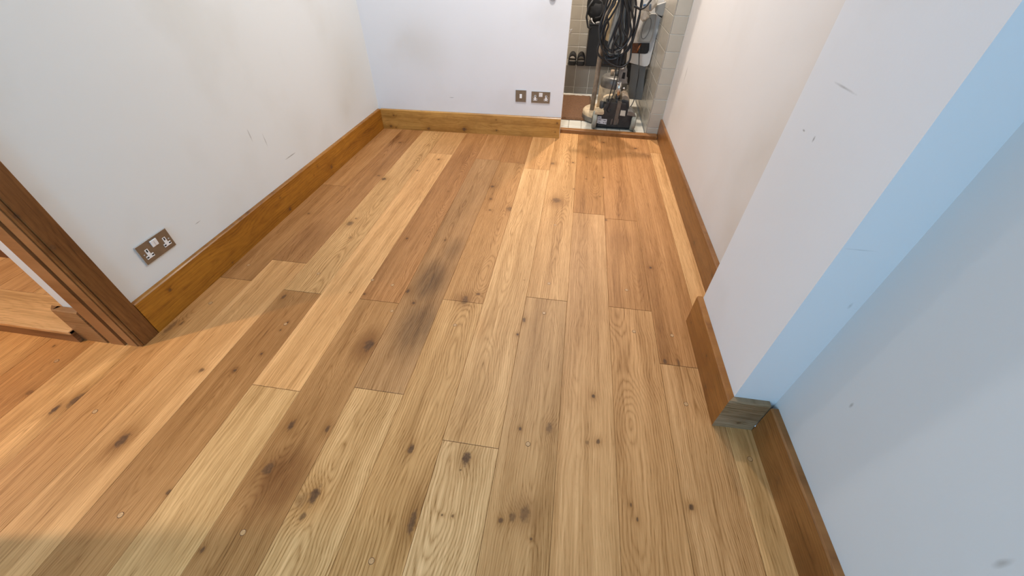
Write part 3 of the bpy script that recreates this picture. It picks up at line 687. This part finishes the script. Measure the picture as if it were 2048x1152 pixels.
# ------------------------------------------------------------------ black box with rucksack on it, on the ledge
M_blk = plain('black_vinyl', (20,20,21), .6, noise=.3, nscale=30)
M_blk2 = plain('black_cloth', (13,13,15), .85, noise=.5, nscale=18, bump=.8, bscale=50)
t = empty('storage_box', (.19,3.66,.2425), 'tall black box standing on the ledge under the rucksack', 'box')
MB().box((.060,3.572,.2428),(.345,3.74,.520),.004).build('body', M_blk, t)
MB().box((.051,3.566,.5205),(.352,3.745,.532),.004).build('lid', plain('box_lid', (44,44,44), .5), t)
MB().box((.0545,3.578,.2435),(.0590,3.735,.520),.001).build('side_panel', plain('box_side', (92,84,76), .6), t)
def blob(name, c, r, m, parent, seed, amp=.12, sub_=3, freq=3.):
    from mathutils import noise
    mb = MB(); bmesh.ops.create_icosphere(mb.bm, subdivisions=sub_, radius=1)
    for v in mb.bm.verts:
        n = noise.noise(v.co*freq+Vector((seed,0,0)))*amp+noise.noise(v.co*freq*2.5+Vector((0,seed,0)))*amp*.5
        v.co = Vector(c)+Vector((v.co.x*r[0], v.co.y*r[1], v.co.z*r[2]))*(1+n)
    return smooth(mb.build(name, m, parent))
t = empty('rucksack', (.10,3.65,.532), 'black rucksack slumped on top of the tall black box', 'bag')
blob('bag_body', (.098,3.63,.655), (.078,.065,.120), M_blk2, t, 3, .16)
blob('front_pocket', (.105,3.575,.600), (.058,.028,.058), M_blk2, t, 8, .2)
M_ref = plain('reflective_trim', (196,192,186), .5)
MB().tube([px(1183,36,3.545),px(1184,42,3.543),px(1187,46,3.540),px(1190,47.5,3.540)], .0035, 6).build('piping', M_ref, t)
MB().tube([px(1192,46,3.540),px(1195,44.5,3.538),px(1199,44.5,3.538)], .0058, 8).build('label_tab', M_ref, t)
MB().tube([px(1186,0,3.56),px(1177,14,3.55),px(1173,34,3.55),px(1176,54,3.55),px(1182,58,3.54)], .0075, 8).build('shoulder_strap', M_blk, t)
MB().tube([px(1195,-4,3.535),px(1204,4,3.53),px(1206,22,3.53),px(1200,34,3.53),px(1190,36,3.53)], .006, 8).build('shoulder_strap', M_blk, t)
t2 = empty('white_bag', (px(1220,-2,3.68).x,3.70,.66), 'pale crumpled plastic bag hanging above the rucksack', 'bag')
blob('bag_film', tuple(px(1226,-20,3.50)), (.04,.035,.07), plain('pale_film', (222,214,216), .35), t2, 21, .25)

# ------------------------------------------------------------------ white cabinet and things on the lobby right wall
M_white = plain('white_enamel', (218,212,204), .28)
M_greyp = plain('grey_plastic', (150,148,142), .45, noise=.1, nscale=12)
t = empty('wall_cabinet', (.44,3.3,.31), 'white rounded panel cabinet hung low on the tiled lobby wall', 'cabinet')
yc = 3.22
poly = [px(1240,0,yc),px(1240,118,yc),px(1262,126,yc),px(1288,133,yc),px(1295,132,yc),px(1299,127,yc),px(1308,90,yc),px(1316,60,yc),px(1331,0,yc)]
hole = []
mb = MB(); mb.extrude(poly, (0,.16,0)); mb.build('cabinet_body', M_white, t)
# dark recess with copper pipework in the front
q0, q1, q2, q3 = px(1262,85,yc), px(1298,85,yc), px(1293,107,yc), px(1263,106,yc)
M_cop = plain('copper_dull', (170,112,76), .35, .9, noise=.4, nscale=50)
mb = MB(); f = lambda p, d: Vector((p.x, yc-d, p.z))
mb.extrude([f(px(1263,86,yc),.001),f(px(1299,86,yc),.001),f(px(1298,100,yc),.001),f(px(1295,106,yc),.001),f(px(1290,107.5,yc),.001),f(px(1262,106,yc),.001)], (0,-.0022,0))
mb.build('recess_panel', plain('recess_dark', (34,32,28), .4, noise=.5, nscale=60), t)
mb = MB(); mb.extrude([f(px(1263.5,86,yc),.0032),f(px(1277,86,yc),.0032),f(px(1275,106,yc),.0032),f(px(1263,105.5,yc),.0032)], (0,-.002,0)); mb.build('copper_plate', plain('copper_brown', (110,74,54), .4, .6, noise=.5, nscale=60), t)
MB().tube([px(1282,87,yc-.006),px(1279,93,yc-.01),px(1276,99,yc-.01),px(1274,105,yc-.006)], .0062, 8).build('copper_pipe', M_cop, t)
t = empty('box_support', (.46,3.28,.09), 'narrow grey boxed panel below the white cabinet', 'panel')
yp = 3.26
mb = MB(); mb.extrude([px(1262,128,yp),px(1292,132,yp),px(1284,200,yp),px(1256,198,yp)], (0,.11,0)); mb.build('panel_body', plain('grey_panel', (128,126,122), .35), t)
mb = MB(); mb.extrude([px(1256,128,yp-.004),px(1262.5,129,yp-.004),px(1257,170,yp-.004),px(1251,168,yp-.004)], (0,.09,0)); mb.build('panel_edge', M_blk, t)
# grey moulded housing in front of the cabinet
t = empty('plastic_housing', (.44,3.18,.47), 'grey moulded plastic housing with an oval mark against the white cabinet', 'housing')
yh = 3.17
mb = MB(); mb.extrude([px(1275,84,yh),px(1300,85,yh),px(1304,72,yh),px(1309,48,yh),px(1313,28,yh),px(1306,27,yh),px(1302,29.5,yh),px(1298,31,yh),px(1292,34,yh),px(1288,39,yh),px(1284,50,yh),px(1281,60,yh)], (0,.045,0), .004); mb.build('housing_body', M_greyp, t)
oc = px(1292.5,57,yh-.001)
ring = [Vector((oc.x+.024*math.cos(a)+.006*math.sin(a)*1.2, yh-.001, oc.z+.058*math.sin(a))) for a in [2*PI*i/28 for i in range(29)]]
MB().tube(ring, .0026, 6, cap=False).build('oval_rim', plain('grey_rim', (112,110,106), .4), t)
mb = MB(); mb.extrude([px(1311,11,yh-.03),px(1337,2,yh-.03),px(1333,20,yh-.03),px(1325,33,yh-.03),px(1318,31,yh-.03),px(1311,26,yh-.03)], (0,.03,0), .004); mb.build('housing_arm', M_greyp, t)
mb = MB(); mb.extrude([px(1315,30,yh-.0),px(1326,32,yh-.0),px(1324,36,yh-.0),px(1320,34,yh)], (0,.02,0)); mb.build('gap_shade', M_rub, t)  # black piece stands in for the shadow gap below the arm
M_film = plain('clear_film', (214,204,190), .3, noise=.2, nscale=30)
t = empty('plastic_packet', (px(1292,10,3.15).x,3.16,.62), 'crumpled pale plastic packet with a blue label on top of the grey housing', 'packet')
blob('film', tuple(px(1298,6,3.12)), (.050,.018,.044), M_film, t, 5, .35, freq=4)
blob('film', tuple(px(1289,30,3.12)), (.028,.015,.034), M_film, t, 15, .35, freq=4)
mb = MB(); mb.extrude([px(1286,9,3.095),px(1292,8,3.095),px(1291,14,3.095),px(1287,15,3.095)], (0,.004,0)); mb.build('blue_label', plain('blue_print', (92,130,178), .4), t)
mb = MB(); mb.extrude([px(1299,8,3.095),px(1303,8,3.095),px(1302,20,3.095),px(1298,20,3.095)], (0,.004,0)); mb.build('grey_label', plain('grey_print', (118,126,136), .4), t)
# small hook at the edge of the opening
hk = MB(); hk.tube([px(1139,66,2.80),px(1142,61,2.80),px(1144,58,2.80)], .0035, 6); hk.tube([px(1139,58,2.8),px(1142,61,2.8),px(1141,70,2.8)], .002, 6)
tag(hk.build('wall_hook', M_rim), 'tiny metal hook at the edge of the lobby opening', 'hook')

# ------------------------------------------------------------------ floor sander
M_cream = plain('dusty_cream', (192,170,138), .6, noise=.28, nscale=26, bump=.2)
M_creamd = plain('dusty_beige', (134,118,100), .65, noise=.35, nscale=30)
M_steel = plain('dusty_steel', (122,118,112), .42, .5, noise=.25, nscale=24)
M_chas = plain('sander_chassis', (52,50,48), .55, .2, noise=.45, nscale=22)
M_wheel = plain('wheel_rubber', (150,150,138), .7, noise=.2, nscale=30)
M_chrome = plain('chrome', (205,205,205), .15, 1.)
so = (.29, 2.95, ZF+.002)
sn = empty('floor_sander', so, 'dusty cream and grey floor sanding machine on wheels in the lobby', 'sander')
z0 = ZF+.0012
for cx, dx in ((.157,1), (.420,-1)):
    wh = MB().lathe((cx-.015,2.836,z0+.056), [(.020,0),(.046,.0),(.054,.004),(.056,.010),(.056,.022),(.054,.027),(.046,.031),(.020,.031)], axis=(1,0,0), n=36).build('wheel', M_wheel, sn)
    MB().lathe((cx-.018,2.836,z0+.056), [(.022,0),(.022,.037)], axis=(1,0,0), n=20).build('wheel_hub', M_chas, wh)
MB().tube([(.14,2.836,z0+.056),(.44,2.836,z0+.056)], .008, 10).build('axle', M_chas, sn)
# disc housing
MB().lathe((.212,3.035,ZF+.006), [(.118,0),(.134,.003),(.138,.012),(.138,.052),(.130,.062),(.112,.068),(.0,.072)], n=56).build('disc_housing', M_cream, sn)
MB().lathe((.212,3.035,ZF+.006), [(.1385,.0),(.1395,.004),(.1395,.030),(.1385,.034)], n=56).build('disc_skirt', M_steel, sn)
# chassis: dark plate leaning back between the wheels
def quad(pts, y0, y1, z_b, m, name, bev=.003):
    mb = MB(); mb.extrude([px(a,b_,y0) for a, b_ in pts], (0,y1-y0,0), bev); return mb.build(name, m, sn)
ch = quad([(1194,252),(1197,228),(1206,226),(1208,214),(1213,212),(1213,204),(1252,208),(1256,222),(1268,232),(1258,256)], 2.822, 2.92, 0, M_chas, 'chassis')
quad([(1191,224),(1205,224),(1208,222),(1208,228),(1205,230),(1189,229)], 2.80, 2.90, 0, M_cream, 'left_fender', .002)
quad([(1256,222),(1266,224),(1271,230),(1272,234),(1254,231)], 2.80, 2.90, 0, M_steel, 'right_fender', .002)
# labels: white rating plates with print lines
MB().box((.176,2.832,ZF+.006),(.406,3.0,.07),.003).build('under_shade', plain('under_shade_black', (14,14,14), .7), sn)  # black box stands in for the shade beneath the chassis
lb = quad([(1195.5,232),(1203,232.5),(1203,237.5),(1214,238.5),(1212.5,249),(1192.5,246)], 2.8175, 2.8185, 0, plain('label_paper', (196,192,192), .5), 'rating_label', 0)
M_ink = plain('label_ink', (92,92,96), .6)
for (a, b_, w_, h_) in ((1197,234.5,4,.8),(1197,239,5,1.4),(1207,240,5,1.6),(1196.5,243.5,4,1.6),(1206,244.5,3.2,1.6),(1211,244,1.4,3),(1199,236.5,3,.6)):
    mb = MB(); mb.extrude([px(a,b_,2.8172),px(a+w_,b_+.3,2.8172),px(a+w_,b_+h_+.3,2.8172),px(a,b_+h_,2.8172)], (0,.0003,0)); mb.build('printed_line', M_ink, lb)
lb2 = quad([(1242,220.5),(1251.5,221.5),(1250,232.5),(1239.5,231)], 2.8175, 2.8185, 0, plain('label_worn', (196,188,172), .55, noise=.12, nscale=90), 'warning_label', 0)
# cream bodywork
quad([(1199,224),(1204,204),(1207,196),(1214,192),(1226,191),(1228,196),(1216,198),(1212,201),(1210,212),(1206,224)], 2.90, 2.945, 0, M_cream, 'body_bracket', .003)
MB().lathe((.265,3.07,ZF+.06), [(.092,0),(.094,.06),(.094,.155),(.088,.160)], n=40).build('motor_skirt', M_cream, sn)
MB().lathe((.268,3.07,ZF+.20), [(.090,0),(.0925,.004),(.0925,.052),(.088,.074),(.074,.087),(.070,.083),(.05,.086),(.0,.088)], n=48).build('motor_cap', M_steel, sn)
MB().tube([(.245,3.06,.30),(.245,3.06,.335)], .012, 12).build('cap_boss', plain('boss_brass', (176,150,124), .5), sn)
MB().tube([(.275,3.06,.30),(.275,3.06,.335)], .012, 12).build('cap_boss', M_steel, sn)
quad([(1243,206),(1244,193),(1250,190),(1256,193),(1259,198),(1259,214),(1253,220),(1243,218)], 2.86, 2.98, 0, M_creamd, 'gearbox', .005)
quad([(1243,202),(1246,200),(1257,202),(1258,213),(1253,221),(1243,219)], 2.845, 2.86, 0, M_chas, 'gearbox_cover', .003)
MB().tube([(.20,2.90,.175),(.20,2.9,.145),(.205,2.88,.12)], .02, 10).build('switch_box', M_chas, sn)
# centre column: two rails with a chrome spring pin between
for a, c in (((1222,249),(1236,188)), ((1234,249),(1247,188))):
    MB().tube([px(*a,2.812), px(*c,2.90)], .0075, 8).build('column_rail', M_steel, sn)
quad([(1226,250),(1233,250),(1244,205),(1236,203)], 2.816, 2.84, 0, plain('worn_web', (96,84,72), .6, noise=.3, nscale=30), 'column_web', .002)
MB().tube([px(1235,199,2.86), px(1238,175,2.875), px(1241,163,2.88)], .0165, 12).build('spring_pin', M_chrome, sn)
MB().tube([px(1232,202,2.85), px(1237,202,2.85)], .012, 12).build('pin_nut', M_chas, sn)
MB().tube([px(1246,178,2.86), px(1250,176,2.86)], .0085, 10).build('clamp_bolt', M_chrome, sn)
MB().tube([px(1234,166,2.86), px(1240,167,2.86)], .0085, 10).build('clamp_bolt', M_chrome, sn)
# upper bracket with slot
br_ = quad([(1237,136),(1240,133),(1253,135),(1255,140),(1252,160),(1256,168),(1236,168),(1237,158)], 2.87, 2.885, 0, M_steel, 'handle_bracket', .003)
mb = MB(); mb.extrude([px(1246,145,2.869),px(1251,145,2.869),px(1249,158,2.869),px(1243,157,2.869)], (0,.0006,0)); mb.build('slot', M_slot, br_)
MB().tube([px(1243,137,2.865), px(1248,137,2.865)], .007, 8).build('bracket_bolt', M_chrome, br_)
# handle uprights and suction pipe
MB().tube([(.137,2.99,.045), (.139,2.985,.25), (.142,2.975,.50), (.150,2.96,.86)], .0165, 14).build('suction_pipe', M_creamd, sn)
MB().tube([px(1181,231,2.99), px(1184,222,2.99)], .0185, 14).build('pipe_collar', M_chas, sn)
MB().tube([px(1246,150,2.895), px(1250,110,2.90), px(1253,60,2.90), px(1257,0,2.90), (.262,2.90,.92)], .012, 12).build('handle_pole', M_chas, sn)
MB().tube([(.10,2.90,.90),(.16,2.90,.925),(.30,2.90,.925),(.37,2.90,.90)], .013, 12).build('handle_bar', M_rub, sn)
quad([(1213,0),(1224,0),(1236,4),(1230,40),(1221,80),(1215,83),(1209,78),(1211,50)], 2.955, 2.975, 0, plain('dusty_board', (206,180,138), .6, noise=.15, nscale=30), 'switch_board', .003)
# grey cloth dust bag with folds
mb = MB(); n = 28; prof = [(.34+.045,.012),(.34+.06,.035),(.44,.047),(.50,.052),(.60,.056),(.70,.055),(.78,.045),(.84,.018)]
rings = []
for z, r_ in prof:
    rings.append([mb.bm.verts.new((.228+(z-.5)*.10+math.cos(2*PI*k/n)*r_*(1+.16*math.sin(k*3.1+z*9)), 2.93+math.sin(2*PI*k/n)*r_*.6*(1+.16*math.sin(k*3.1+z*9)), z+.02)) for k in range(n)])
for a, c in zip(rings, rings[1:]):
    for k in range(n): mb.bm.faces.new((a[k], a[(k+1)%n], c[(k+1)%n], c[k]))
mb.bm.faces.new(rings[0][::-1]); mb.bm.faces.new(rings[-1])
sub(mb.build('dust_bag', plain('grey_cloth', (134,132,126), .9, noise=.2, nscale=30, bump=.4, bscale=40), sn), 1)
MB().box((.16,2.895,.395),(.30,2.965,.455),.008).build('motor_switch_case', M_rub, sn)

# coiled power cable hung on the handle
M_cab = plain('cable_rubber', (24,24,26), .42, noise=.3, nscale=40)
rc = random.Random(11)
t = empty('power_cable', (.25,2.86,.40), 'black power cable in long loops hung over the sander handle', 'cable')
def catm(pts, n=7):
    pts = [Vector(p) for p in pts]; out = []
    for i in range(len(pts)-1):
        p0, p1, p2, p3 = pts[max(i-1,0)], pts[i], pts[i+1], pts[min(i+2,len(pts)-1)]
        for j in range(n):
            s = j/n; out.append(.5*((2*p1)+(-p0+p2)*s+(2*p0-5*p1+4*p2-p3)*s*s+(-p0+3*p1-3*p2+p3)*s**3))
    return out+[pts[-1]]
mb = MB()
loops = [ # pixel polylines of the loops
 [(1240,-60),(1222,0),(1207,30),(1201,60),(1203,90),(1210,112),(1222,117),(1237,114),(1252,100),(1266,76),(1274,50),(1281,20),(1284,-10),(1262,-60)],
 [(1242,-60),(1228,0),(1212,35),(1204,60),(1199,85),(1195,100),(1199,112),(1212,119),(1230,118),(1247,110),(1262,92),(1270,68),(1278,40),(1282,10),(1284,-20),(1264,-60)],
 [(1246,-60),(1238,0),(1224,30),(1212,48),(1206,72),(1207,88),(1214,98),(1228,100),(1238,92),(1241,75),(1239,50),(1242,25),(1244,0),(1250,-60)],
 [(1250,-60),(1244,0),(1240,30),(1232,52),(1223,75),(1217,90),(1215,104),(1220,112),(1228,108)],
 [(1252,-60),(1246,5),(1243,35),(1247,60),(1254,72),(1257,50),(1255,22),(1250,0),(1254,-60)],
 [(1256,-60),(1257,0),(1265,25),(1268,50),(1263,70),(1250,88),(1240,96),(1232,88),(1228,78),(1232,60),(1240,40),(1243,10),(1250,-60)],
 [(1258,-60),(1272,0),(1271,30),(1268,60),(1264,84),(1262,100),(1259,120),(1251,130),(1240,134),(1226,130),(1214,122),(1209,114)],
 [(1240,-60),(1216,0),(1209,25),(1200,50),(1199,70),(1203,95),(1212,108)],
 [(1248,-60),(1250,0),(1257,28),(1257,60),(1250,82),(1246,90),(1250,104),(1249,120),(1245,128)],
 [(1236,-60),(1212,8),(1206,35),(1200,64)],
 [(1282,-40),(1302,-8),(1297,6),(1289,15),(1281,18),(1274,15),(1268,12)],
 [(1238,-60),(1231,0),(1222,18),(1214,34),(1217,50),(1212,66),(1209,86),(1216,100),(1226,104)],
 [(1260,-60),(1263,0),(1258,30),(1262,62),(1255,84),(1243,98),(1232,104)],
]
for i, lp in enumerate(loops):
    pts = [px(a+rc.uniform(-.6,.6), b_, 2.855+.013*math.sin(i*2.1+j*.5)-.0022*i) for j, (a, b_) in enumerate(lp)]
    mb.tube(catm(pts), .0060, 7)
mb.build('cable_loops', M_cab, t)
mb = MB(); mb.tube(catm([px(1238,100,2.84),px(1234,130,2.83),px(1228,160,2.83),px(1221,185,2.83),px(1217,200,2.84),px(1216,206,2.85)]), .0032, 7)
mb.tube(catm([px(1243,110,2.84),px(1238,140,2.83),px(1233,166,2.83),px(1226,190,2.82),px(1218,210,2.82),px(1214,219,2.82),px(1217,224,2.82),px(1221,221,2.82),px(1220,214,2.83)]), .003, 7)
mb.build('cable_tail', M_cab, t)
mb = MB(); mb.tube(catm([px(1236,70,2.84),px(1231,80,2.84),px(1226,92,2.84),px(1225,106,2.84)]), .009, 8); mb.build('cable_plug', M_rub, t)
t = tag(MB().tube(catm([px(1279,96,3.14),px(1278,120,3.12),px(1277,150,3.05),px(1272,180,3.0),px(1268,200,2.96),px(1262,212,2.93),px(1257,217,2.915)]), .0034, 7).build('thin_cord', M_cab), 'thin black cord running from the grey housing down to the sander', 'cord')
